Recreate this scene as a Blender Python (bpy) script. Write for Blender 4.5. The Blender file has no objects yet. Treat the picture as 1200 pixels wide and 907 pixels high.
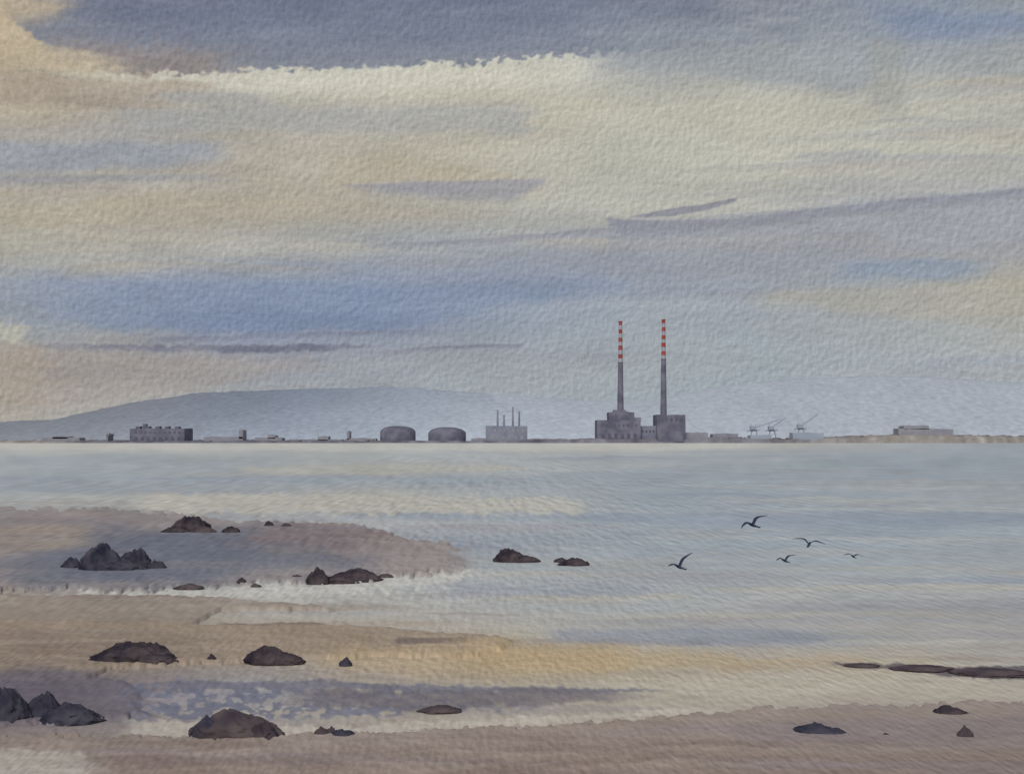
import bpy, bmesh, math, random
import numpy as np
from mathutils import Vector, noise as mnoise
random.seed(4)
F=1267.0; H=6.0; HV=515.0; UC=600.0
KG=np.array([0.825,0.86,0.93])   # ground irradiance/pi calibration
sc=bpy.context.scene
# ---------------------------------------------------------------- helpers
def lin(c):
    c=np.asarray(c,float)/255.0
    return np.where(c<=0.04045,c/12.92,((c+0.055)/1.055)**2.4)
_t={}
def vnoise(x,y,seed):
    if seed not in _t: _t[seed]=np.random.RandomState(seed).rand(256,256).astype(np.float32)
    T=_t[seed]
    ix=np.floor(x).astype(np.int32); iy=np.floor(y).astype(np.int32)
    fx=x-ix; fy=y-iy; fx=fx*fx*(3-2*fx); fy=fy*fy*(3-2*fy)
    ix&=255; iy&=255; jx=(ix+1)&255; jy=(iy+1)&255
    a=T[ix,iy]; b=T[jx,iy]; c=T[ix,jy]; d=T[jx,jy]
    return (a*(1-fx)+b*fx)*(1-fy)+(c*(1-fx)+d*fx)*fy
def fbm(x,y,seed,o=4):
    s=0;a=1;t=0
    for i in range(o):
        s=s+a*vnoise(x*2**i+17*i,y*2**i+31*i,seed+i); t+=a; a*=0.55
    return s/t*2-1
def sst(x):
    x=np.clip(x,0,1); return x*x*(3-2*x)
def band(U,V,pts,st=4,sb=4,rough=3,dry=0,el=20,er=20,seed=1):
    us=[p[0] for p in pts]; tt=[p[1] for p in pts]; bb=[p[2] for p in pts]
    out=np.zeros(U.shape)
    lo=min(tt)-st-rough*2-dry*2-2; hi=max(bb)+sb+rough*2+dry*2+2
    rows=np.where((V.max(1)>=lo)&(V.min(1)<=hi))[0]
    if len(rows)==0: return out
    r0,r1=rows[0],rows[-1]+1
    U=U[r0:r1]; V=V[r0:r1]
    top=np.interp(U,us,tt); bot=np.interp(U,us,bb)
    n=fbm(U/45,V/14,seed,4)*rough
    if dry: n=n+fbm(U/7,V/5,seed+9,2)*dry
    n2=fbm(U/30,V/8,seed+3,3)
    m=sst((V+n-top)/st+.5)*sst((bot-V-n)/sb+.5)
    m=m*sst((U+n2*el*.5-us[0])/el+.5)*sst((us[-1]-U-n2*er*.5)/er+.5)
    out[r0:r1]=m
    return out
def grid(U,V,rows,us,wu=30,wv=9,seed=50):
    Uw=U+fbm(U/160,V/45,seed)*wu; Vw=V+fbm(U/130,V/40,seed+7)*wv
    vs=np.array([r[0] for r in rows],float); D=np.array([r[1] for r in rows],float)
    fi=np.interp(Vw,vs,np.arange(len(vs))); fj=np.interp(Uw,us,np.arange(len(us)))
    i=np.clip(np.floor(fi).astype(int),0,len(vs)-2); j=np.clip(np.floor(fj).astype(int),0,len(us)-2)
    a=(fi-i)[...,None]; b=(fj-j)[...,None]
    return (D[i,j]*(1-a)+D[i+1,j]*a)*(1-b)+(D[i,j+1]*(1-a)+D[i+1,j+1]*a)*b
def lay(C,m,rgb,a=1.0):
    m=(m*a)[...,None]; return C*(1-m)+np.array(rgb,float)*m
def streaks(C,U,V,n,u0,u1,v0,v1,hmin,hmax,lmin,lmax,cols,alpha,slope,seed,mask=None,edge=2.5):
    """many translucent horizontal wisps sharing one edge-noise field"""
    rs=np.random.RandomState(seed)
    n1=fbm(U/60,V/10,seed+11,4)*3.5+fbm(U/9,V/5,seed+12,2)*1.2
    n2=fbm(U/26,V/5,seed+13,3)
    for k in range(n):
        uc=rs.uniform(u0,u1); vc=rs.uniform(v0,v1); hh=rs.uniform(hmin,hmax)/2; L=rs.uniform(lmin,lmax)/2
        sl=rs.uniform(-slope,slope); col=cols[rs.randint(len(cols))]; a=alpha*rs.uniform(.5,1); cv=rs.uniform(-4,4)
        rows=np.where((V[:,0]>vc-60)&(V[:,0]<vc+60))[0]
        if len(rows)==0: continue
        r=slice(rows[0],rows[-1]+1)
        t=(U[r]-uc)/L
        w=np.clip(1-np.abs(t),0,1)**.5*hh
        dv=V[r]+n1[r]-(vc+sl*(U[r]-uc)+cv*t*t)
        m=sst((w+dv)/edge)*sst((w-dv)/(edge*3)+.3)*sst((1-np.abs(t))*2.2+n2[r]*.6)
        if mask is not None: m=m*mask[r]
        C[r]=lay(C[r],m,col,a)
    return C
def desat(C,k):
    g=(C@np.array([.3,.59,.11]))[...,None]; return g+(C-g)*k
def fold(U):
    t=np.mod(U,2400.0); return np.where(t>1200,2400-t,t)
def mesh_grid(name,P,C,mat,smooth=True):
    r,c=P.shape[:2]
    idx=np.arange(r*c).reshape(r,c)
    q=np.stack([idx[:-1,:-1],idx[:-1,1:],idx[1:,1:],idx[1:,:-1]],-1).reshape(-1,4)
    me=bpy.data.meshes.new(name)
    me.vertices.add(r*c); me.vertices.foreach_set('co',P.reshape(-1).astype(np.float32))
    me.loops.add(q.size); me.loops.foreach_set('vertex_index',q.reshape(-1).astype(np.int32))
    me.polygons.add(len(q)); me.polygons.foreach_set('loop_start',np.arange(0,q.size,4).astype(np.int32))
    me.polygons.foreach_set('loop_total',np.full(len(q),4,np.int32))
    me.update(calc_edges=True)
    me.polygons.foreach_set('use_smooth',np.full(len(q),smooth))
    if C is not None:
        at=me.color_attributes.new('Col','FLOAT_COLOR','POINT')
        rgba=np.ones((r*c,4),np.float32); rgba[:,:3]=C.reshape(-1,3); at.data.foreach_set('color',rgba.reshape(-1))
    me.materials.append(mat)
    ob=bpy.data.objects.new(name,me); sc.collection.objects.link(ob); return ob
# ---------------------------------------------------------------- materials
def newmat(name):
    m=bpy.data.materials.new(name); m.use_nodes=True; nt=m.node_tree; nt.nodes.clear()
    out=nt.nodes.new('ShaderNodeOutputMaterial'); return m,nt,out
def mathn(nt,op,a,b=None):
    n=nt.nodes.new('ShaderNodeMath'); n.operation=op
    for k,v in enumerate((a,b)):
        if v is None: continue
        if isinstance(v,(int,float)): n.inputs[k].default_value=v
        else: nt.links.new(v,n.inputs[k])
    return n.outputs[0]
def noise_at(nt,scale,off=(0,0,0),detail=2,rot=(0,0,0)):
    tc=nt.nodes.new('ShaderNodeTexCoord'); mp=nt.nodes.new('ShaderNodeMapping')
    mp.inputs['Scale'].default_value=scale; mp.inputs['Location'].default_value=off; mp.inputs['Rotation'].default_value=rot
    nt.links.new(tc.outputs['Object'],mp.inputs[0])
    n=nt.nodes.new('ShaderNodeTexNoise'); n.inputs['Scale'].default_value=1; n.inputs['Detail'].default_value=detail
    nt.links.new(mp.outputs[0],n.inputs[0]); return n.outputs[0]
def scale_col(nt,col,fac):
    n=nt.nodes.new('ShaderNodeVectorMath'); n.operation='SCALE'
    nt.links.new(col,n.inputs[0]); nt.links.new(fac,n.inputs['Scale']); return n.outputs[0]
def attr(nt):
    a=nt.nodes.new('ShaderNodeAttribute'); a.attribute_name='Col'; return a.outputs['Color']
m_sky,nt,out=newmat('overcast_sky')
s=1/32.0
n1=noise_at(nt,(s,s,s),detail=1.5); n2=noise_at(nt,(s,s,s),(0.30,0,-0.30),detail=1.5)
d=mathn(nt,'SUBTRACT',n1,n2); d=mathn(nt,'MULTIPLY',d,0.62); f=mathn(nt,'ADD',d,1.0)
em=nt.nodes.new('ShaderNodeEmission'); nt.links.new(scale_col(nt,attr(nt),f),em.inputs[0]); nt.links.new(em.outputs[0],out.inputs[0])
m_sky.cycles.emission_sampling='NONE'
def ground_mat(name,rough,spec,amp):
    m,nt,out=newmat(name)
    geo=nt.nodes.new('ShaderNodeNewGeometry'); sep=nt.nodes.new('ShaderNodeSeparateXYZ'); nt.links.new(geo.outputs['Position'],sep.inputs[0])
    cs=[19*1.5**i for i in range(9)]; val=None
    for i,y in enumerate(cs):
        yc=y*.84 if i else y
        wpx=8.5+i*.8; hpx=7.5-i*.35
        sx=F/(wpx*yc); sy=H*F/(hpx*yc*yc)
        a=noise_at(nt,(sx,sy,1),(i*3.1,0,0),1); b=noise_at(nt,(sx,sy,1),(i*3.1+.32,.30,0),1)
        e=mathn(nt,'SUBTRACT',a,b)
        if i>=5: e=mathn(nt,'MULTIPLY',e,[.85,.7,.5,.35][i-5])
        if val is None: val=e
        else:
            mr=nt.nodes.new('ShaderNodeMapRange'); mr.inputs[1].default_value=cs[i-1]*1.05; mr.inputs[2].default_value=y*.97
            nt.links.new(sep.outputs[1],mr.inputs[0])
            mx=nt.nodes.new('ShaderNodeMix'); mx.data_type='FLOAT'
            nt.links.new(mr.outputs[0],mx.inputs[0]); nt.links.new(val,mx.inputs[2]); nt.links.new(e,mx.inputs[3]); val=mx.outputs[0]
    f=mathn(nt,'ADD',mathn(nt,'MULTIPLY',val,amp),1.0)
    p=nt.nodes.new('ShaderNodeBsdfPrincipled'); p.inputs['Roughness'].default_value=rough; p.inputs['Specular IOR Level'].default_value=spec
    nt.links.new(scale_col(nt,attr(nt),f),p.inputs['Base Color']); nt.links.new(p.outputs[0],out.inputs[0]); return m
m_water=ground_mat('shallow_water',0.8,0.06,0.68)
m_sand=ground_mat('wet_sand',0.85,0.05,0.70)
def mottled(name,rgb,rgb2,scale,rough=0.9,k=1.0,detail=4):
    m,nt,out=newmat(name)
    n=noise_at(nt,(scale,)*3,detail=detail)
    r=nt.nodes.new('ShaderNodeValToRGB'); r.color_ramp.elements[0].position=.34; r.color_ramp.elements[1].position=.68
    r.color_ramp.elements[0].color=(*(lin(rgb)*k),1); r.color_ramp.elements[1].color=(*(lin(rgb2)*k),1)
    p=nt.nodes.new('ShaderNodeBsdfPrincipled'); p.inputs['Roughness'].default_value=rough; p.inputs['Specular IOR Level'].default_value=.1
    nt.links.new(n,r.inputs[0]); nt.links.new(r.outputs[0],p.inputs['Base Color']); nt.links.new(p.outputs[0],out.inputs[0]); return m
def attr_mat(name,scale,amp,off=.3):
    m,nt,out=newmat(name)
    n=mathn(nt,'SUBTRACT',noise_at(nt,(scale,)*3,detail=1.5),noise_at(nt,(scale,)*3,(off,0,-off),detail=1.5))
    f=mathn(nt,'ADD',mathn(nt,'MULTIPLY',n,amp),1.0)
    p=nt.nodes.new('ShaderNodeBsdfPrincipled'); p.inputs['Roughness'].default_value=.95; p.inputs['Specular IOR Level'].default_value=.0
    nt.links.new(scale_col(nt,attr(nt),f),p.inputs['Base Color']); nt.links.new(p.outputs[0],out.inputs[0]); return m
# ---------------------------------------------------------------- SKY
us=[0,150,300,450,600,750,900,1050,1200]
sky_rows=[
(-10,[(165,148,132),(124,126,144),(118,124,144),(118,126,147),(122,130,150),(132,138,152),(142,147,155),(134,144,160),(142,150,160)]),
(40,[(186,166,136),(134,134,147),(130,135,149),(129,136,153),(132,139,155),(138,144,157),(150,154,158),(140,148,162),(152,156,160)]),
(85,[(180,165,142),(172,162,148),(182,178,165),(188,184,168),(192,188,172),(172,172,168),(168,168,165),(166,168,166),(165,167,166)]),
(125,[(174,162,146),(168,162,152),(176,170,158),(182,176,160),(188,182,164),(186,182,166),(186,182,166),(180,178,166),(178,177,168)]),
(180,[(162,160,158),(160,159,160),(172,164,150),(177,170,154),(182,176,160),(182,180,167),(185,182,168),(184,181,166),(180,178,168)]),
(240,[(173,161,142),(175,165,148),(176,168,152),(173,167,154),(175,172,161),(180,178,166),(180,178,168),(168,168,168),(160,162,168)]),
(295,[(170,166,154),(166,164,158),(162,162,162),(158,161,166),(156,160,168),(152,157,168),(154,157,166),(158,160,168),(165,163,160)]),
(335,[(148,156,170),(138,148,172),(130,144,172),(130,144,174),(138,150,172),(150,158,170),(155,162,172),(158,163,168),(172,168,155)]),
(380,[(152,156,160),(140,149,168),(132,144,170),(134,146,170),(145,155,170),(155,162,172),(158,166,175),(164,166,166),(168,168,162)]),
(425,[(164,157,147),(156,151,149),(152,151,157),(152,156,165),(156,161,168),(158,165,172),(158,168,175),(160,168,175),(165,170,175)]),
(470,[(171,160,147),(166,161,157),(158,162,166),(156,163,170),(156,164,172),(156,166,174),(156,167,176),(158,168,177),(162,170,178)]),
(520,[(166,166,162),(164,169,171),(158,167,173),(156,166,173),(154,165,174),(154,166,176),(154,166,177),(156,167,178),(160,168,176)])]
def sky_color(U,V):
    C=grid(U,V,sky_rows,us,wu=55,wv=16)
    B=lambda pts,**k: band(U,V,pts,**k)
    C=streaks(C,U,V,60,-100,1300,90,320,8,30,150,700,[(186,172,148),(192,184,164),(158,160,167),(168,160,154),(180,165,143),(152,155,166)],.42,.05,900,edge=6)
    C=streaks(C,U,V,34,-100,1300,100,330,3,10,120,420,[(150,152,162),(190,183,166),(158,154,156),(178,166,148)],.42,.06,905,edge=2.5)
    C=streaks(C,U,V,36,-100,1300,320,480,6,24,200,700,[(140,148,168),(166,160,156),(160,166,172),(148,152,164)],.36,.03,910,edge=5)
    C=lay(C,B([(90,60,108),(200,74,112),(400,72,112),(640,60,100),(700,64,96)],st=8,sb=26,el=60,er=60,seed=3),(202,198,182),.8)
    C=lay(C,B([(0,-60,14),(45,-60,48),(90,-60,72),(200,-60,86),(300,-60,79),(400,-60,82),(500,-60,76),(640,-60,66),(900,-60,52)],st=30,sb=4,rough=7,dry=8,el=60,er=420,seed=4),(117,124,144),.8)
    C=lay(C,B([(120,-60,30),(500,-60,26),(800,-60,20)],st=30,sb=26,rough=14,el=80,er=160,seed=401),(108,117,141),.5)
    C=streaks(C,U,V,18,100,900,0,70,6,20,150,500,[(136,142,156),(108,117,142),(140,138,148)],.4,.05,915,edge=6)
    C=lay(C,B([(60,45,74),(160,55,88),(260,55,84)],st=26,sb=4,rough=7,dry=7,el=60,er=120,seed=4),(150,132,122),.6)
    C=lay(C,B([(-60,-60,36),(70,-60,20)],st=20,sb=30,el=30,er=60,seed=5),(188,167,137),.8)
    C=lay(C,B([(0,85,118),(150,92,130),(240,98,118)],st=10,sb=14,rough=8,er=90,seed=6),(164,148,132),.7)
    C=lay(C,B([(0,20,60),(60,55,82),(130,70,95)],st=10,sb=14,rough=8,er=60,seed=61),(192,175,146),.7)
    C=lay(C,B([(1030,8,50),(1210,14,44)],st=30,sb=30,el=90,rough=12,seed=7),(120,135,166),.7)
    C=lay(C,B([(700,20,70),(900,30,100),(1000,40,112),(1080,40,70)],st=50,sb=22,rough=12,el=150,er=60,seed=8),(148,154,162),.55)
    C=lay(C,B([(1018,40,130),(1060,50,140)],st=30,sb=30,el=20,er=20,seed=9),(156,156,150),.5)
    C=lay(C,B([(130,130,152),(400,124,156),(620,120,158)],st=16,sb=22,rough=8,el=120,er=40,seed=10),(160,161,164),.6)
    C=lay(C,B([(180,108,122),(310,108,122)],st=8,sb=8,rough=5,el=60,er=40,seed=11),(158,158,160),.6)
    C=lay(C,B([(-40,165,205),(120,168,200),(270,170,186)],st=14,sb=14,rough=7,er=60,seed=12),(148,153,165),.7)
    C=lay(C,B([(-20,208,217),(180,205,212),(250,204,208)],st=4,sb=12,rough=3,er=60,seed=13),(148,148,156),.7)
    C=lay(C,B([(-40,220,262),(250,225,268),(420,235,262),(560,245,262)],st=18,sb=22,rough=12,er=120,seed=14),(178,164,142),.35)
    C=lay(C,B([(380,186,222),(460,184,214),(560,196,226),(630,214,230)],st=18,sb=18,el=60,er=40,seed=15),(184,170,147),.5)
    C=lay(C,B([(415,216,224),(520,213,232),(600,211,236),(640,210,213)],st=4,sb=14,rough=2,el=60,er=6,seed=16),(146,145,156),.75)
    C=lay(C,B([(935,178,188),(1035,174,186)],st=6,sb=8,el=30,seed=17),(160,162,166),.6)
    C=lay(C,B([(712,258,300),(800,256,310),(950,243,320),(1100,228,300),(1230,216,300)],st=4,sb=70,rough=2,el=8,er=4,seed=18),(150,153,164),.62)
    C=lay(C,B([(712,254,262),(730,257,275),(770,259,278),(850,257,270),(1000,241,252),(1200,220,230),(1260,216,226)],st=3,sb=16,rough=3,el=6,er=4,seed=19),(138,138,152),.78)
    C=lay(C,B([(742,253,256),(790,243,252),(830,238,246),(862,232,236)],st=2,sb=3,rough=2.5,el=14,er=4,seed=20),(134,133,147),.85)
    C=lay(C,B([(450,286,291),(600,276,283),(720,266,274),(760,270,276)],st=3,sb=12,rough=2,el=60,er=20,seed=21),(140,140,152),.7)
    C=lay(C,B([(430,300,330),(700,290,330),(1000,290,320)],st=30,sb=30,el=150,er=100,rough=10,seed=22),(146,150,162),.5)
    C=lay(C,B([(60,330,376),(250,336,392),(420,330,392),(560,326,366),(720,320,340)],st=40,sb=14,rough=18,el=120,er=200,seed=23),(124,139,169),.55)
    C=lay(C,B([(180,364,392),(330,366,390),(500,364,384)],st=16,sb=5,rough=7,el=120,er=90,seed=231),(116,132,164),.42)
    C=lay(C,B([(-20,330,352),(80,334,360)],st=14,sb=14,seed=24),(146,154,170),.5)
    C=lay(C,B([(985,306,326),(1150,304,326)],st=10,sb=14,el=60,er=40,rough=7,seed=25),(136,151,172),.7)
    C=lay(C,B([(900,338,358),(1060,338,372),(1240,320,372)],st=18,sb=20,el=60,er=20,rough=10,seed=26),(176,168,152),.5)
    C=lay(C,B([(170,396,402),(330,390,396),(500,387,391)],st=2,sb=8,rough=2,el=80,er=40,seed=27),(126,130,150),.7)
    C=lay(C,B([(40,404,410),(150,405,411),(250,405,413),(385,404,411),(430,406,409)],st=3,sb=5,rough=4,dry=3,el=200,er=30,seed=28),(120,120,138),.75)
    C=lay(C,B([(250,406,412),(385,404,412)],st=2,sb=3,rough=3,dry=3,el=20,er=10,seed=281),(106,108,128),.7)
    C=lay(C,B([(430,412,420),(520,405,410),(612,403,407)],st=2,sb=8,rough=2,el=60,er=10,seed=29),(124,126,144),.8)
    C=lay(C,B([(420,408,426),(560,408,424),(760,412,422)],st=5,sb=18,rough=4,el=60,er=100,seed=30),(148,152,162),.55)
    C=lay(C,B([(-20,400,474),(120,412,470),(260,416,450),(330,420,440)],st=16,sb=12,rough=10,er=120,seed=31),(159,149,144),.55)
    C=lay(C,B([(-20,398,468),(60,408,476)],st=16,sb=10,rough=10,er=60,seed=32),(173,158,141),.5)
    C=lay(C,B([(-30,376,398),(30,378,404)],st=6,sb=6,rough=6,dry=5,er=14,seed=33),(180,177,162),.8)
    C=C+ (fbm(U/90,V/20,77,5)*9)[...,None] + (fbm(U/16,V/9,78,3)*3)[...,None]
    return desat(C,.84)+np.array((0.,1.,1.))
az=np.concatenate([np.linspace(-112,-27,40)[:-1],np.linspace(-27,27,860),np.linspace(27,112,40)[1:]])
el=np.concatenate([np.linspace(-1,23.5,420),np.linspace(23.5,72,20)[1:]])
A,E=np.meshgrid(np.radians(az),np.radians(el))
Ac=np.clip(A,-.62,.62)
U=UC+F*np.tan(Ac)+(A-Ac)*F*1.5; V=HV-F*np.tan(E)/np.cos(Ac)
R=7000.0
P=np.stack([R*np.cos(E)*np.sin(A),R*np.cos(E)*np.cos(A),H+R*np.sin(E)],-1)
mesh_grid('sky',P,lin(np.clip(sky_color(fold(U),np.where(V<-40,-40+(V+40)*.1,V)),0,255)),m_sky)
# ---------------------------------------------------------------- WATER + BEACH
gr=[
(514,[(194,195,188),(192,195,192),(190,194,192),(188,194,194),(187,194,195),(190,194,191),(194,194,184),(180,185,188),(174,181,188)]),
(530,[(188,192,190),(184,190,190),(182,188,190),(180,188,190),(182,189,192),(184,191,192),(176,184,190),(168,179,188),(166,177,188)]),
(556,[(168,179,186),(166,178,186),(170,179,184),(176,183,184),(173,182,186),(167,178,187),(162,175,187),(160,173,186),(162,174,186)]),
(584,[(178,183,183),(184,188,184),(188,189,184),(188,190,185),(178,185,188),(164,176,187),(164,176,186),(166,177,186),(172,179,184)]),
(610,[(160,160,164),(160,160,165),(172,176,180),(176,182,188),(174,183,190),(166,178,188),(162,175,187),(161,175,187),(163,176,187)]),
(650,[(158,160,168),(152,157,166),(160,166,174),(168,176,184),(172,181,188),(170,181,190),(168,180,190),(168,181,190),(170,181,188)]),
(690,[(168,160,152),(168,166,164),(188,189,186),(186,189,188),(180,186,189),(176,183,188),(180,186,188),(180,185,186),(182,185,186)]),
(720,[(154,144,132),(162,154,144),(184,180,172),(190,189,183),(186,188,186),(178,184,186),(180,183,183),(168,172,176),(170,171,175)]),
(750,[(149,134,118),(155,141,125),(162,149,135),(176,164,147),(187,179,160),(180,179,173),(167,171,176),(181,180,173),(176,176,174)]),
(775,[(128,118,114),(149,138,128),(165,156,146),(178,168,151),(188,173,144),(186,173,145),(184,176,160),(188,183,167),(182,180,171)]),
(805,[(112,108,119),(140,133,137),(163,163,166),(170,167,163),(180,172,155),(185,179,162),(189,183,167),(187,181,166),(179,174,165)]),
(840,[(126,116,121),(153,146,146),(169,166,163),(173,165,155),(179,170,156),(181,173,160),(177,169,158),(168,159,152),(158,148,144)]),
(870,[(155,144,138),(153,142,137),(153,140,135),(155,141,133),(158,144,136),(160,146,138),(157,145,139),(152,141,138),(149,138,136)]),
(910,[(178,169,160),(159,147,138),(154,138,128),(151,134,124),(151,134,125),(153,137,130),(153,139,132),(150,139,135),(148,139,137)])]
def ground_color(U,V):
    C=grid(U,V,gr,us,wu=40,wv=5,seed=150)
    B=lambda pts,**k: band(U,V,pts,**k)
    sand=np.zeros_like(U)
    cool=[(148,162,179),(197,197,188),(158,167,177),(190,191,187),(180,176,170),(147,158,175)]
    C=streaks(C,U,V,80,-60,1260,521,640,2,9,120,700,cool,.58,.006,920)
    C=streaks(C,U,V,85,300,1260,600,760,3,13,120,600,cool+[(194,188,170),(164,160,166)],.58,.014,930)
    C=streaks(C,U,V,50,-60,1260,750,860,4,16,120,500,[(194,185,167),(165,151,142),(150,148,160),(186,173,150),(173,164,157)],.45,.02,940)
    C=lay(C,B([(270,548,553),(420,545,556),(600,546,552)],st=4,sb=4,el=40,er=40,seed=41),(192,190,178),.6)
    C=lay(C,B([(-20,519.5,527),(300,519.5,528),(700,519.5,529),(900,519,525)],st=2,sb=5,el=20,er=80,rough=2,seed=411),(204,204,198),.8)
    C=lay(C,B([(0,534,546),(200,532,545),(330,536,544)],st=5,sb=8,el=40,er=80,seed=42),(164,175,184),.6)
    C=lay(C,B([(320,556,570),(600,558,574),(900,540,560),(1230,534,556)],st=5,sb=10,el=60,seed=43,rough=3),(160,172,183),.6)
    C=lay(C,B([(-20,556,576),(330,560,578)],st=8,sb=8,er=90,seed=431,rough=4),(158,168,180),.6)
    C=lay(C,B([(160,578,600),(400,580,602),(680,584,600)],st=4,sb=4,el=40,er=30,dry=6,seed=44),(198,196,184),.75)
    C=lay(C,B([(690,600,612),(900,602,616),(1230,600,612)],st=4,sb=10,el=40,seed=45),(150,166,184),.6)
    C=lay(C,B([(530,628,640),(760,622,640)],st=10,sb=10,el=40,er=60,seed=451),(158,170,182),.5)
    m=B([(-60,594,694),(60,596,692),(150,597,694),(215,604,690),(330,612,684),(420,618,682),(470,630,676),(545,640,668)],st=5,sb=3,rough=5,dry=6,el=2,er=50,seed=46)
    sand=np.maximum(sand,m)
    C=lay(C,m,(153,145,144),.88)
    C=lay(C,m*B([(-60,596,622),(130,598,618),(200,600,614)],st=5,sb=18,er=60,seed=47),(148,142,143),.7)
    C=lay(C,m*B([(0,632,690),(150,620,694),(320,618,676),(430,626,668)],st=24,sb=26,rough=14,el=80,er=50,seed=48),(116,121,136),.8)
    C=lay(C,m*B([(60,640,680),(200,628,676),(300,632,660)],st=20,sb=20,rough=14,el=60,er=50,seed=481),(108,116,136),.5)
    C=lay(C,m*B([(290,614,640),(440,618,650),(500,630,650)],st=14,sb=18,rough=10,el=60,er=50,seed=49),(138,124,125),.75)
    C=lay(C,m*B([(-20,620,650),(100,618,645)],st=14,sb=14,rough=8,er=50,seed=52),(168,153,140),.75)
    C=lay(C,m*B([(420,630,680),(560,634,676)],st=14,sb=6,rough=8,el=90,seed=53),(163,155,154),.75)
    C=streaks(C,U,V,30,-60,520,600,690,3,12,60,300,[(132,124,130),(170,158,149),(116,120,138),(152,140,135)],.5,.02,950,mask=m)
    C=lay(C,B([(90,690,700),(200,692,702),(350,682,698),(520,671,689),(555,662,670)],st=3,sb=7,rough=3,dry=7,el=10,er=8,seed=54)*(1-m),(208,208,202),.8)
    C=lay(C,B([(-20,700,709),(20,704,712)],st=3,sb=3,er=14,seed=55),(208,205,192),.9)
    C=lay(C,B([(520,684,698),(700,686,698),(760,688,694)],st=5,sb=5,rough=5,dry=3,el=40,er=30,seed=56),(156,163,175),.6)
    C=lay(C,B([(830,688,694),(1230,684,690)],st=3,sb=6,rough=3,el=50,seed=57),(188,187,180),.7)
    m=B([(-60,700,806),(100,698,800),(260,702,716),(390,714,718)],st=4,sb=4,rough=3,dry=2,el=2,er=20,seed=58)
    sand=np.maximum(sand,m)
    C=lay(C,m,(153,141,130),.75)
    m=B([(-60,730,800),(200,734,782),(330,730,774),(450,736,772),(560,746,768),(610,750,756)],st=5,sb=6,rough=4,dry=2,el=2,er=30,seed=60)
    sand=np.maximum(sand,m)
    C=lay(C,m,(160,144,126),.8)
    C=lay(C,B([(235,733,737),(420,733,736),(600,750,753)],st=2,sb=2,el=30,er=30,rough=2,seed=641),(136,120,110),.6)
    C=lay(C,m*B([(0,742,790),(250,748,776)],st=10,sb=14,rough=5,er=80,seed=62),(142,126,115),.6)
    C=streaks(C,U,V,30,-60,560,700,795,3,10,80,340,[(168,153,135),(137,122,114),(152,143,140),(173,160,145)],.52,.02,960)
    C=lay(C,B([(465,752,760),(550,751,757)],st=2,sb=3,rough=2,el=10,er=16,seed=65),(122,110,104),.85)
    C=lay(C,B([(380,768,788),(560,756,794),(700,754,784),(900,768,782),(1080,774,780)],st=14,sb=22,rough=12,dry=4,el=90,er=140,seed=66),(192,171,136),.55)
    C=lay(C,B([(540,762,776),(640,758,786),(740,762,780)],st=10,sb=14,rough=12,dry=5,el=60,er=60,seed=661),(195,166,122),.4)
    C=lay(C,B([(640,738,752),(880,736,758),(960,744,752)],st=7,sb=7,rough=4,el=70,er=40,seed=67),(154,161,174),.75)
    C=lay(C,B([(890,706,716),(1230,700,720)],st=10,sb=10,rough=4,el=60,seed=68),(160,164,171),.65)
    C=lay(C,B([(700,790,812),(1000,792,822),(1230,800,822)],st=12,sb=12,rough=6,el=80,seed=69),(196,189,173),.55)
    m=B([(-60,786,852),(60,790,850),(130,796,846),(172,800,838)],st=14,sb=6,rough=6,dry=3,el=2,er=40,seed=70)
    sand=np.maximum(sand,m*.9)
    C=lay(C,m,(110,105,116),.8)
    dry=sst((fbm(U/9,V/5,300,2)+.05)/.22+.5)
    C=lay(C,B([(145,796,846),(300,800,842),(430,806,838),(600,812,832)],st=8,sb=10,rough=4,dry=4,el=40,er=140,seed=71)*dry,(118,122,144),.8)
    C=lay(C,B([(190,798,806),(380,797,806),(560,804,812),(690,806,812),(760,808,811)],st=3,sb=5,rough=3,dry=3,el=30,er=50,seed=72),(124,124,139),.85)
    C=lay(C,B([(340,806,826),(480,808,832),(600,808,828),(730,808,818)],st=5,sb=8,rough=4,dry=3,el=70,er=60,seed=73),(122,117,125),.75)
    C=lay(C,B([(150,844,862),(300,848,864),(430,852,862),(620,838,848),(840,830,838)],st=4,sb=6,rough=3,dry=5,el=40,er=60,seed=74)*(.8),(200,194,181),.95)
    m=B([(-60,866,1100),(100,868,1100),(300,868,1100),(420,862,1100),(560,858,1100),(700,852,1100),(830,838,1100),(960,830,1100),(1260,826,1100)],st=5,sb=10,rough=5,dry=5,el=2,er=2,seed=75)
    sand=np.maximum(sand,m)
    C=lay(C,m,(152,137,129),.65)
    C=lay(C,m*B([(300,868,886),(700,862,880),(1230,840,872)],st=8,sb=14,rough=8,el=120,seed=76),(160,146,141),.5)
    C=lay(C,m*B([(150,890,1000),(1230,886,1000)],st=20,sb=20,rough=8,el=120,seed=79),(144,127,118),.6)
    C=lay(C,m*B([(880,856,880),(1230,846,882)],st=16,sb=16,rough=8,el=120,seed=80),(141,131,133),.6)
    C=streaks(C,U,V,55,-60,1260,845,915,4,18,120,600,[(164,150,141),(138,122,116),(147,137,140),(170,157,146)],.5,.02,970,mask=m)
    C=lay(C,B([(-60,880,1100),(60,886,1100),(110,896,1100)],st=6,sb=6,rough=8,dry=6,el=2,er=50,seed=81),(188,183,174),.75)
    C=lay(C,B([(975,777,781),(1060,779,785),(1110,781,792),(1230,779,797)],st=2,sb=3,rough=3,dry=2,el=20,er=2,seed=82),(106,100,106),.9)
    C=C+(fbm(U/70,V/12,177,5)*9)[...,None]+(fbm(U/14,V/6,178,3)*5)[...,None]
    return desat(C,.9),sand
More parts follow.
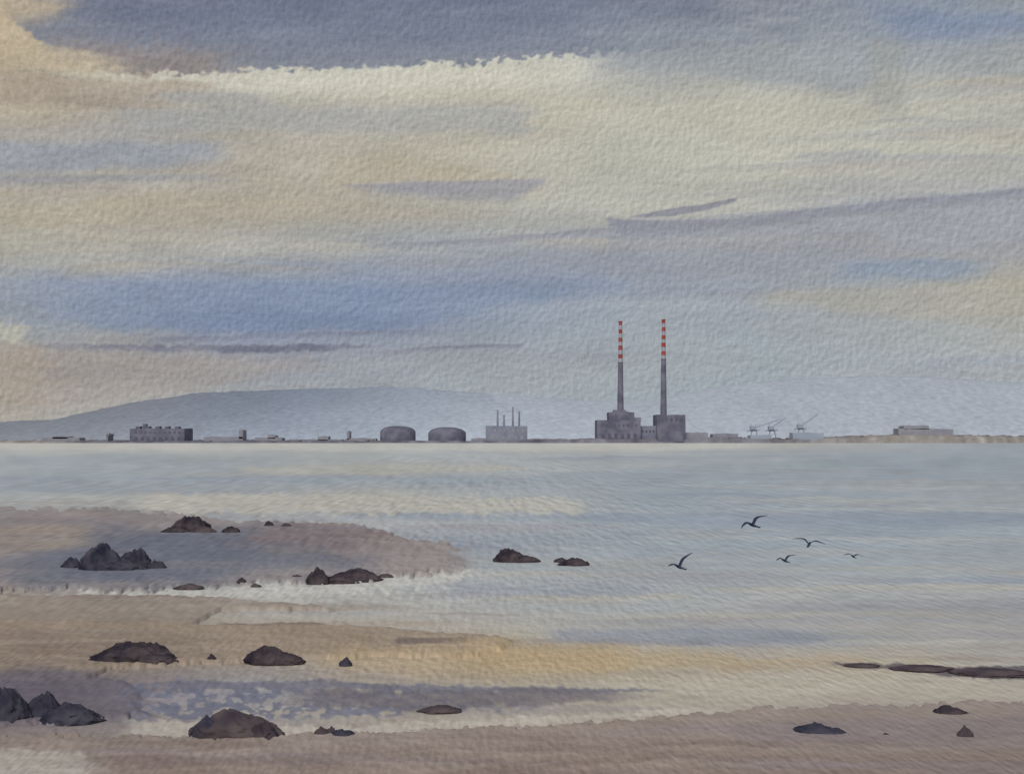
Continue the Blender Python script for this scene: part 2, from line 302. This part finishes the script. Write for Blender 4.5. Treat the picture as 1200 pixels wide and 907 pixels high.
uu=np.concatenate([np.linspace(-4200,-60,50)[:-1],np.arange(-60,1262,1.6),np.linspace(1262,5400,50)[1:]])
vv=np.concatenate([np.array([515.85,516.1,516.4,516.8,517.3,518]),np.arange(519,912,1.15),np.linspace(914,2400,50)])
Ug,Vg=np.meshgrid(uu,vv)
C,S=ground_color(fold(Ug),np.minimum(Vg,1000))
Y=H*F/(Vg-HV); X=(Ug-UC)/F*Y
Cl=lin(np.clip(C,0,255))/KG
ripple=fbm(X*1.1,Y*.55,401,3)*0.018*np.clip(60/Y,0,1)
mesh_grid('sea_water',np.stack([X,Y,np.zeros_like(X)+ripple*.6],-1),Cl,m_water)
soft=np.clip(S,0,1)
Z=-0.14+0.26*soft+fbm(X*.9,Y*.6,402,4)*0.03-np.clip(Y-90,0,1e9)*0.004
mesh_grid('beach',np.stack([X,Y,Z],-1),Cl,m_sand)
# ---------------------------------------------------------------- HILLS
def hills():
    m=attr_mat('hazy_hills',1/34.0,0.5)
    xs=np.linspace(-7000,7000,900)
    D=5200.0
    u=UC+F*xs/D
    top=np.interp(u,[-2500,-1500,-500,-100,60,150,230,340,450,540,640,740,790,850,930,1030,1120,1200,1500,2200,3500],
                 [500,480,505,500,492,472,460,456,453,459,466,472,463,452,444,440,443,449,480,460,500])
    hmax=(HV-top)/F*D+fbm(u/40,u*0,500,4)*7+fbm(u/5,u*0,505,2)*3+H
    rows=[]
    for k,t in enumerate(np.linspace(0,1,26)):
        z=hmax*(t**.8)-2*(1-t)
        y=D-900*(1-t)+fbm(u/60,u*0+t*5,501,4)*12
        z=z*(D-900*(1-t))/D
        rows.append(np.stack([xs,y,z],-1))
    for k,t in enumerate(np.linspace(.1,1,6)):
        rows.append(np.stack([xs,xs*0+D+900*t,hmax*(1-t)-2],-1))
    P=np.array(rows)
    Uq=np.broadcast_to(u,(P.shape[0],len(u))); Tq=np.linspace(0,1,P.shape[0])[:,None]+0*Uq
    C=np.zeros(P.shape)+np.array((150,158,169.))  # aerial haze painted into the hill albedo as a pale blue base
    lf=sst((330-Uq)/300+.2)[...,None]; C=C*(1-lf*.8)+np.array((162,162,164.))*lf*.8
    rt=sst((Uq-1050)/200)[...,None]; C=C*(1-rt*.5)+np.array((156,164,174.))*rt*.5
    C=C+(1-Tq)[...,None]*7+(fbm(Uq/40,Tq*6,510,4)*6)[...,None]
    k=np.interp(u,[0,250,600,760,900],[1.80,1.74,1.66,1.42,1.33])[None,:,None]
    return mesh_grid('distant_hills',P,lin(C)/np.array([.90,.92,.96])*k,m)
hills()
# ---------------------------------------------------------------- COAST
DC=1850.0; PX=DC/F
def cx(u): return (u-UC)*PX
def cz(v): return H+(HV-v)*PX
def coast():
    m=attr_mat('shore_bank',1/14.0,0.8)
    xs=np.linspace(cx(-1600),cx(2800),1500); u=UC+xs/PX
    top=np.interp(u,[-1600,-100,0,45,100,150,330,440,560,690,800,860,905,960,990,1060,1130,1200,1400,2800],
                    [517.5,517.2,517,516,516,517,516,516.4,516.4,514,513.5,512.8,514,514.5,512,509.5,510,511.5,513,517])
    h=np.maximum(cz(top)+fbm(u/9,u*0,600,3)*2.0,.8)
    prof=[(-14,-.6),(-8,.35),(-2,.85),(8,1),(160,.9),(260,-.3)]
    rows=[]
    for dy,t in prof:
        rows.append(np.stack([xs,xs*0+DC+dy+fbm(u/25,u*0+dy,601,2)*4,h*t],-1))
    P=np.array(rows); Uq=np.broadcast_to(u,P.shape[:2])
    a=sst((Uq-850)/200)[...,None]; c=np.array((118,118,129.))*(1-a)+np.array((150,146,143.))*a
    l=sst((130-Uq)/120)[...,None]; c=c*(1-l)+np.array((154,148,145.))*l
    n=(fbm(Uq/14,Uq*0+3,602,3)*28)[...,None]
    mesh_grid('shore_land',P,lin(np.clip(c+n,0,255))/KG*.93,m)
coast()
DK=1.2
m_wall=mottled('dusk_concrete',(92,91,106),(124,121,132),1/16.0,k=DK)
m_wall2=mottled('pale_concrete',(118,120,134),(140,141,152),1/16.0,k=DK)
m_mid=mottled('weathered_shed',(133,132,141),(150,147,150),1/12.0,k=DK)
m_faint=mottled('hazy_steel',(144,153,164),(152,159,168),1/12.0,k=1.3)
m_dark=mottled('dark_openings',(86,85,100),(103,101,114),1/6.0,k=DK)
m_red=mottled('red_band_paint',(150,66,62),(178,96,86),1/3.0,k=1)
m_white=mottled('white_band_paint',(160,165,172),(174,176,179),1/3.0,k=1.0)
def link(name,bm,mats,parent=None,smooth=False):
    me=bpy.data.meshes.new(name); bm.to_mesh(me); bm.free()
    for m in mats: me.materials.append(m)
    if smooth:
        for p in me.polygons: p.use_smooth=True
    ob=bpy.data.objects.new(name,me); sc.collection.objects.link(ob)
    if parent: ob.parent=parent
    return ob
def empty(name):
    e=bpy.data.objects.new(name,None); sc.collection.objects.link(e); return e
def block(bm,u0,v0,u1,v1,dy=0,depth=40,mi=0,jit=1.0,seg=6,roof=0):
    x0,x1,z1,z0=cx(u0),cx(u1),cz(v0),cz(v1)
    xs=np.linspace(x0,x1,seg+1); y0=DC+dy; rows=[]
    for y,s in ((y0,1),(y0+depth,1)):
        r=[]
        for i,x in enumerate(xs):
            t=i/seg; zr=z1+roof*(1-abs(2*t-1))+random.uniform(-jit,jit)*.6
            r.append((bm.verts.new((x+random.uniform(-jit,jit)*(.3 if 0<i<seg else .5),y,z0)),bm.verts.new((x+random.uniform(-jit,jit)*.4,y,zr))))
        rows.append(r)
    f=[]
    for i in range(seg):
        a,b=rows[0][i],rows[0][i+1]; f.append(bm.faces.new((a[0],b[0],b[1],a[1])))
        c,d=rows[1][i],rows[1][i+1]; f.append(bm.faces.new((d[0],c[0],c[1],d[1])))
        f.append(bm.faces.new((a[1],b[1],d[1],c[1])))
    for i in (0,seg):
        a,c=rows[0][i],rows[1][i]; f.append(bm.faces.new((a[0],a[1],c[1],c[0]) if i==0 else (a[0],c[0],c[1],a[1])))
    for q in f: q.material_index=mi
def tube(bm,u,vtop,vbase,r0,r1,dy=10,mi=0,seg=14,jx=0,cap=True):
    a=[];b=[]
    for i in range(seg):
        t=2*math.pi*i/seg
        a.append(bm.verts.new((cx(u)+r0*math.cos(t),DC+dy+r0*math.sin(t),cz(vbase))))
        b.append(bm.verts.new((cx(u)+jx+r1*math.cos(t),DC+dy+r1*math.sin(t),cz(vtop))))
    for i in range(seg):
        j=(i+1)%seg; bm.faces.new((a[i],a[j],b[j],b[i])).material_index=mi
    if cap: bm.faces.new(b).material_index=mi
def bar(bm,p,q,w,mi=0):
    p=Vector(p);q=Vector(q); d=(q-p).normalized(); s=d.cross(Vector((0,1,0))).normalized()*w/2; t=Vector((0,w/2,0))
    A=[bm.verts.new(p+k) for k in (s+t,-s+t,-s-t,s-t)]; B=[bm.verts.new(q+k) for k in (s+t,-s+t,-s-t,s-t)]
    for i in range(4): bm.faces.new((A[i],A[(i+1)%4],B[(i+1)%4],B[i])).material_index=mi
    bm.faces.new(A[::-1]).material_index=mi; bm.faces.new(B).material_index=mi
def windows(bm,u0,u1,v0,v1,n,dy,mi=1):
    w=(u1-u0)/n
    for i in range(n):
        a=cx(u0+w*(i+.25)); b=cx(u0+w*(i+.75)); z1=cz(v0); z0=cz(v1); y=DC+dy-.25
        vs=[bm.verts.new(k) for k in ((a,y,z0),(b,y,z0),(b,y,z1),(a,y,z1))]; g=[bm.verts.new((k.co.x,y+.6,k.co.z)) for k in vs]
        bm.faces.new(vs).material_index=mi
        for k in range(4): bm.faces.new((vs[k],g[k],g[(k+1)%4],vs[(k+1)%4])).material_index=mi
e=empty('power_station')
bm=bmesh.new(); block(bm,700,492,751,520,0,60); windows(bm,703,748,497,500,9,0); windows(bm,703,748,508,514,6,0); link('boiler_hall',bm,[m_wall,m_dark],e)
bm=bmesh.new(); block(bm,714,483,744,495,6,40,roof=2); block(bm,720,480,734,485,12,20,jit=.5); link('upper_block',bm,[m_wall,m_dark],e)
bm=bmesh.new(); block(bm,744,489,752,493.5,8,30,jit=.3); link('roof_plant',bm,[m_wall2],e)
bm=bmesh.new(); block(bm,750,499,771,519,10,35); windows(bm,752,769,504,507,4,10); link('link_block',bm,[m_wall2,m_dark],e)
bm=bmesh.new(); block(bm,769.5,486,803,516,-4,50); block(bm,770,505,800,518,-10,6,jit=.5); windows(bm,773,800,490,494,5,-4); link('turbine_hall',bm,[m_wall,m_dark],e)
bm=bmesh.new(); block(bm,803,507,830,518,4,30,jit=1.2); block(bm,838,508,868,517,20,30,jit=1.5); block(bm,680,514,701,519,4,30); link('stores',bm,[m_mid],e)
for (u,vb,vm,vt) in ((728.5,483,424,375),(779.5,488,420,373)):
    bm=bmesh.new(); ysh=20
    tube(bm,u,vm,vb,5.6,4.3,ysh,0,cap=False)
    n=10; st=(vm-vt)/n
    for i in range(n):
        v1=vm-i*st; rr=4.0-1.0*i/n
        tube(bm,u,v1-st+.05,v1,rr,rr-.1,ysh,2 if i%2==0 else 1,cap=(i==n-1))
    for v in (vm,vm-4*st,vt+.6):
        tube(bm,u,v-.4,v+.4,4.9 if v==vm else 3.9,4.9 if v==vm else 3.9,ysh,0 if v==vm else 1)
    link('striped_chimney',bm,[m_wall,m_red,m_white])
def tank(u0,u1,vt,vb):
    bm=bmesh.new(); r=(u1-u0)/2*PX; u=(u0+u1)/2; seg=40
    prof=[(r,cz(vb)),(r,cz(vt+7)),(r*.96,cz(vt+5.2)),(r*.8,cz(vt+2.4)),(r*.5,cz(vt+.6)),(r*.2,cz(vt)),(.01,cz(vt)+.2)]
    rings=[[bm.verts.new((cx(u)+a*math.cos(2*math.pi*i/seg),DC+r+2+a*math.sin(2*math.pi*i/seg),z+random.uniform(-.4,.4))) for i in range(seg)] for a,z in prof]
    for k in range(len(rings)-1):
        for i in range(seg):
            j=(i+1)%seg; bm.faces.new((rings[k][i],rings[k][j],rings[k+1][j],rings[k+1][i]))
    bar(bm,(cx(u)+r+.6,DC+r,cz(vb)),(cx(u)+r*.9,DC+r,cz(vt+5)),.8)
    link('oil_storage_tank',bm,[m_wall],smooth=True)
tank(443,485,499,520); tank(500,545,500.5,520)
e=empty('industrial_works')
bm=bmesh.new(); block(bm,569,499,618,520,0,50); windows(bm,572,615,503,506,8,0); windows(bm,572,615,511,515,6,0); link('main_shed',bm,[m_wall2,m_mid],e)
bm=bmesh.new()
for u,v in ((583,480),(590.5,486),(601,476.5),(608.5,482)): tube(bm,u,v,500,1.8,1.3,12)
link('stacks',bm,[m_wall2],e)
e=empty('factory_building')
bm=bmesh.new(); block(bm,152,502,216,521,0,50); windows(bm,156,213,512,516,8,0); windows(bm,156,213,505.5,508,10,0); link('walls',bm,[m_wall,m_dark],e)
bm=bmesh.new()
for u in (160,171,183,194,206): block(bm,u-2.5,499.6,u+2.5,503,6,12,jit=.8,seg=2)
block(bm,165,496.5,169,503,10,8,jit=.4,seg=2); link('roof_vents',bm,[m_wall],e)
def shed(name,parts,mat):
    bm=bmesh.new()
    for p in parts: block(bm,*p,dy=4,depth=25,jit=1.4,seg=5,roof=.8)
    link(name,bm,[mat,m_dark])
shed('waterfront_shed',[(47,513,92,520),(60,511.5,78,514)],m_mid)
shed('waterfront_shed',[(238,512,284,520),(279,504,284,514)],m_mid)
shed('waterfront_shed',[(298,513,330,520),(313,510,322,514)],m_mid)
shed('waterfront_shed',[(340,515,400,520),(372,511.5,384,516),(404,514,440,520),(406,505.5,409,515)],m_mid)
shed('waterfront_shed',[(552,514,569,520),(618,514.5,652,520)],m_mid)
shed('terminal_building',[(1054,502.5,1118,511),(1060,499,1090,503)],m_mid)
shed('lookout_tower',[(123.5,510,125.5,518),(122.5,508.5,126.5,510.5)],m_mid)
def crane(u,vb,ujib,vj,w=1.8):
    bm=bmesh.new()
    y=DC+60
    for o in (-5,5):
        bar(bm,(cx(u+o),y,cz(vb)),(cx(u+o*.5),y,cz(vb-12)),w)
    bar(bm,(cx(u-8),y,cz(vb-11.6)),(cx(u+6),y,cz(vb-12.2)),w*1.5)
    block(bm,u-5,vb-17,u+2,vb-12.8,56,8,jit=.3,seg=2)
    bar(bm,(cx(u-3),y,cz(vb-14)),(cx(ujib),y,cz(vj)),w*1.1)
    bar(bm,(cx(u-3),y,cz(vb-16)),(cx(u-4),y,cz(vb-20)),w*.6)
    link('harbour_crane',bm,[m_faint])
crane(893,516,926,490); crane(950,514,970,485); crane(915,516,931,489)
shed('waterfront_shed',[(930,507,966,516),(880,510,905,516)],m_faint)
bm=bmesh.new()
for i in range(300):
    u=random.choice([random.uniform(-30,150),random.uniform(220,440),random.uniform(620,700),random.uniform(805,1230),random.uniform(980,1230)])
    base=np.interp(u,[0,690,800,860,960,990,1060,1130,1200],[517,515.5,514,513,514.5,512,510,510.5,511.5])
    r=random.uniform(1.0,2.6); M=bmesh.ops.create_icosphere(bm,subdivisions=1,radius=r)
    c=Vector((cx(u),DC+random.uniform(2,60),cz(base)+random.uniform(-.5,.9)))
    for v in M['verts']: v.co=Vector((v.co.x*random.uniform(1.2,3.0),v.co.y*1.5,v.co.z*random.uniform(.6,1)))+c
link('shoreline_scrub',bm,[mottled('scrub',(126,122,126),(152,144,138),1/10.0,k=1.05)])
# ---------------------------------------------------------------- ROCKS
m_rock=mottled('wet_dark_rock',(46,41,51),(98,86,86),1.5,rough=.85,k=.95,detail=3)
m_rockb=mottled('blue_dark_rock',(48,49,64),(92,88,96),1.4,rough=.85,k=.95,detail=3)
m_rockl=mottled('brown_rock',(70,62,68),(110,97,96),1.4,rough=.9,k=.95,detail=3)
def rock(u,vb,w,h,mat=None,peak=0.0,tilt=0.0,deep=.55,rug=1.0):
    seed=random.randint(0,9999)
    d=H*F/(vb-HV); s=d/F; W=w*s/2; Dp=W*deep
    Hh=max(h*s-2*Dp*H/d*.5, h*s*.55)
    bm=bmesh.new(); bmesh.ops.create_icosphere(bm,subdivisions=4 if w<35 else 5,radius=1)
    o=Vector((seed*.37,seed*.11,seed*.73))
    for v in bm.verts:
        n=v.co.normalized()
        k=1+.16*mnoise.noise(n*1.6+o)+.12*mnoise.noise(n*3.6+o)+.08*mnoise.noise(n*8+o)+.05*mnoise.noise(n*17+o)
        qx=n.x*k; qy=n.y*k
        prof=max(0,1-abs(qx-peak)**1.7*.65)
        ridge=.80+rug*(.26*mnoise.noise(Vector((qx*1.9,qy*1.2,seed*1.7)))+.18*mnoise.noise(Vector((qx*5,qy*4,seed*.7)))+.10*mnoise.noise(Vector((qx*12,qy*10,seed*.7))))
        zz=max(n.z,0)**.7*(.4+.6*prof)*ridge*1.15+tilt*qx*.4*max(n.z,0)
        if n.z<0: zz=n.z*.3
        v.co=Vector((qx*W,qy*Dp,zz*Hh))
    ob=link('rock',bm,[mat or m_rock],smooth=True)
    ob.location=((u-UC)*s*(d+Dp*.7)/d,d+Dp*.7,0.02)
    return ob
L=m_rockl; Bm=m_rockb
for a in [
 (224,625,52,20,None,-.1),(205,626,36,9),(238,626,34,9,L),(271,626,24,10),(315,618,12,7),(335,619,14,6,L),
 (85,668,28,15,Bm),(122,671,56,32,Bm,-.3),(158,669,44,26,Bm,.1),(183,669,26,13,Bm),(140,671,60,18,Bm),
 (373,685,28,20,None,-.2),(416,682,60,16,None,.2),(395,684,50,10),(452,677,18,5,L),(283,685,13,8),(222,691,36,7,L),(300,688,12,4,L),(348,679,14,6,L),
 (598,659,38,18,None,-.1),(614,659,40,8),(673,663,36,9,None,0),(657,659,16,5),
 (155,779,96,30,None,0),(180,780,62,16),(132,779,46,12),(248,777,13,11),(316,779,58,22,None,-.2),(334,779,46,15),(405,781,15,10,Bm),(385,770,64,5,L),
 (8,848,60,46,Bm,-.2),(54,844,46,34,Bm,-.3),(84,849,70,26,Bm,-.2),
 (276,870,108,40,L,-.1,0,.5,.8),(243,869,42,30,Bm,0,0,.6,.7),(306,870,48,24,None,.0),
 (377,867,22,15,L),(402,869,34,15,Bm),(388,866,14,16,L),(516,836,50,9,L),
 (955,866,62,18,Bm,.1),(978,866,34,14,Bm),(936,867,30,8),(1038,869,38,9,L),(1112,843,46,16,None,.0),(1128,843,30,9),(1131,871,24,20,L),
 (1160,793,90,7,L),(1080,787,70,5,L),(1010,782,40,3,L)]:
    rock(*a)
# ---------------------------------------------------------------- GULLS
m_gull=mottled('gull_plumage',(50,57,78),(76,82,100),5.0,k=.9)
m_gulll=mottled('gull_beak',(110,96,80),(130,110,90),5.0,k=.8)
def gull(u,v,dist,span,yaw,roll,inner,outer,pitch=0):
    bm=bmesh.new(); seg=10; s=span/1.0
    st=[(.22,.003,.003,.0),(.20,.008,.008,.0),(.19,.010,.011,.004),(.175,.022,.024,.008),(.15,.026,.028,.008),(.12,.026,.028,.0),(.06,.038,.040,-.004),(-.02,.042,.044,-.008),(-.10,.032,.030,-.004),(-.17,.022,.014,.004),(-.20,.034,.006,.006),(-.25,.048,.004,.006),(-.252,.02,.002,.006)]
    rings=[[bm.verts.new((rx*math.cos(2*math.pi*i/seg)*s,y*s,(zo+rz*math.sin(2*math.pi*i/seg))*s)) for i in range(seg)] for y,rx,rz,zo in st]
    for k in range(len(rings)-1):
        for i in range(seg):
            j=(i+1)%seg; f=bm.faces.new((rings[k][i],rings[k][j],rings[k+1][j],rings[k+1][i])); f.material_index=1 if k<1 else 0
    bm.faces.new(rings[0][::-1]); bm.faces.new(rings[-1])
    for sg in (-1,1):
        secs=[]; x=.015; z=.015
        ks=[(0,.07,-.065,.024),(.07,.08,-.07,.021),(.14,.095,-.06,.018),(.21,.09,-.05,.015),(.31,.055,-.055,.012),(.41,-.005,-.07,.009),(.50,-.085,-.10,.003)]
        px=0
        for r,le,te,th in ks:
            dr=r-px; px=r
            an=inner if r<=.15 else (inner+outer)/2 if r<=.22 else outer
            x+=dr*math.cos(an); z+=dr*math.sin(an)
            secs.append([bm.verts.new((sg*x*s,yy*s,(z+zz)*s)) for yy,zz in ((le,0),((le+te)/2+.015,th),(te,0),((le+te)/2,-th*.5))])
        for k in range(len(secs)-1):
            for i in range(4):
                j=(i+1)%4; q=(secs[k][i],secs[k][j],secs[k+1][j],secs[k+1][i]); bm.faces.new(q if sg<0 else q[::-1])
        bm.faces.new(secs[-1])
    bmesh.ops.recalc_face_normals(bm,faces=bm.faces)
    ob=link('seagull',bm,[m_gull,m_gulll],smooth=True)
    md=ob.modifiers.new('s','SUBSURF'); md.levels=1; md.render_levels=2
    ob.rotation_euler=(pitch,roll,yaw)
    ob.location=((u-UC)/F*dist,dist,H+(HV-v)/F*dist)
rd=math.radians
gull(882,615,30,1.12,rd(30),rd(-18),rd(42),rd(-4),rd(14))
gull(948,638,30,1.0,rd(-24),rd(8),rd(46),rd(-6),rd(14))
gull(920,657,30,.80,rd(25),rd(-10),rd(44),rd(0),rd(12))
gull(1000,652,30,.68,rd(10),rd(4),rd(32),rd(-10),rd(12))
gull(796,664,30,1.08,rd(32),rd(-20),rd(44),rd(20),rd(14))
# ---------------------------------------------------------------- LIGHT, WORLD, CAMERA
w=bpy.data.worlds.new('World'); sc.world=w; w.use_nodes=True; nt=w.node_tree
bg=nt.nodes['Background']; sk=nt.nodes.new('ShaderNodeTexSky'); sk.sky_type='NISHITA'; sk.sun_disc=False
sk.sun_elevation=rd(48); sk.sun_rotation=rd(200)
nt.links.new(sk.outputs[0],bg.inputs[0]); bg.inputs[1].default_value=.09
sd=bpy.data.lights.new('sun','SUN'); sd.energy=1.5; sd.angle=rd(14); sd.color=(1,.95,.88)
so=bpy.data.objects.new('sun',sd); sc.collection.objects.link(so)
dirv=Vector((math.sin(rd(200))*math.cos(rd(48)),math.cos(rd(200))*math.cos(rd(48)),math.sin(rd(48))))
so.rotation_euler=dirv.to_track_quat('Z','Y').to_euler()
cd=bpy.data.cameras.new('camera'); cam=bpy.data.objects.new('camera',cd); sc.collection.objects.link(cam)
cd.sensor_width=36; cd.lens=36*F/1200; cd.shift_y=(HV-453.5)/1200; cd.clip_end=20000; cd.clip_start=.1
cam.location=(0,0,H); cam.rotation_euler=(rd(90),0,0); sc.camera=cam
sc.view_settings.view_transform='Standard'; sc.view_settings.look='None'; sc.view_settings.exposure=0
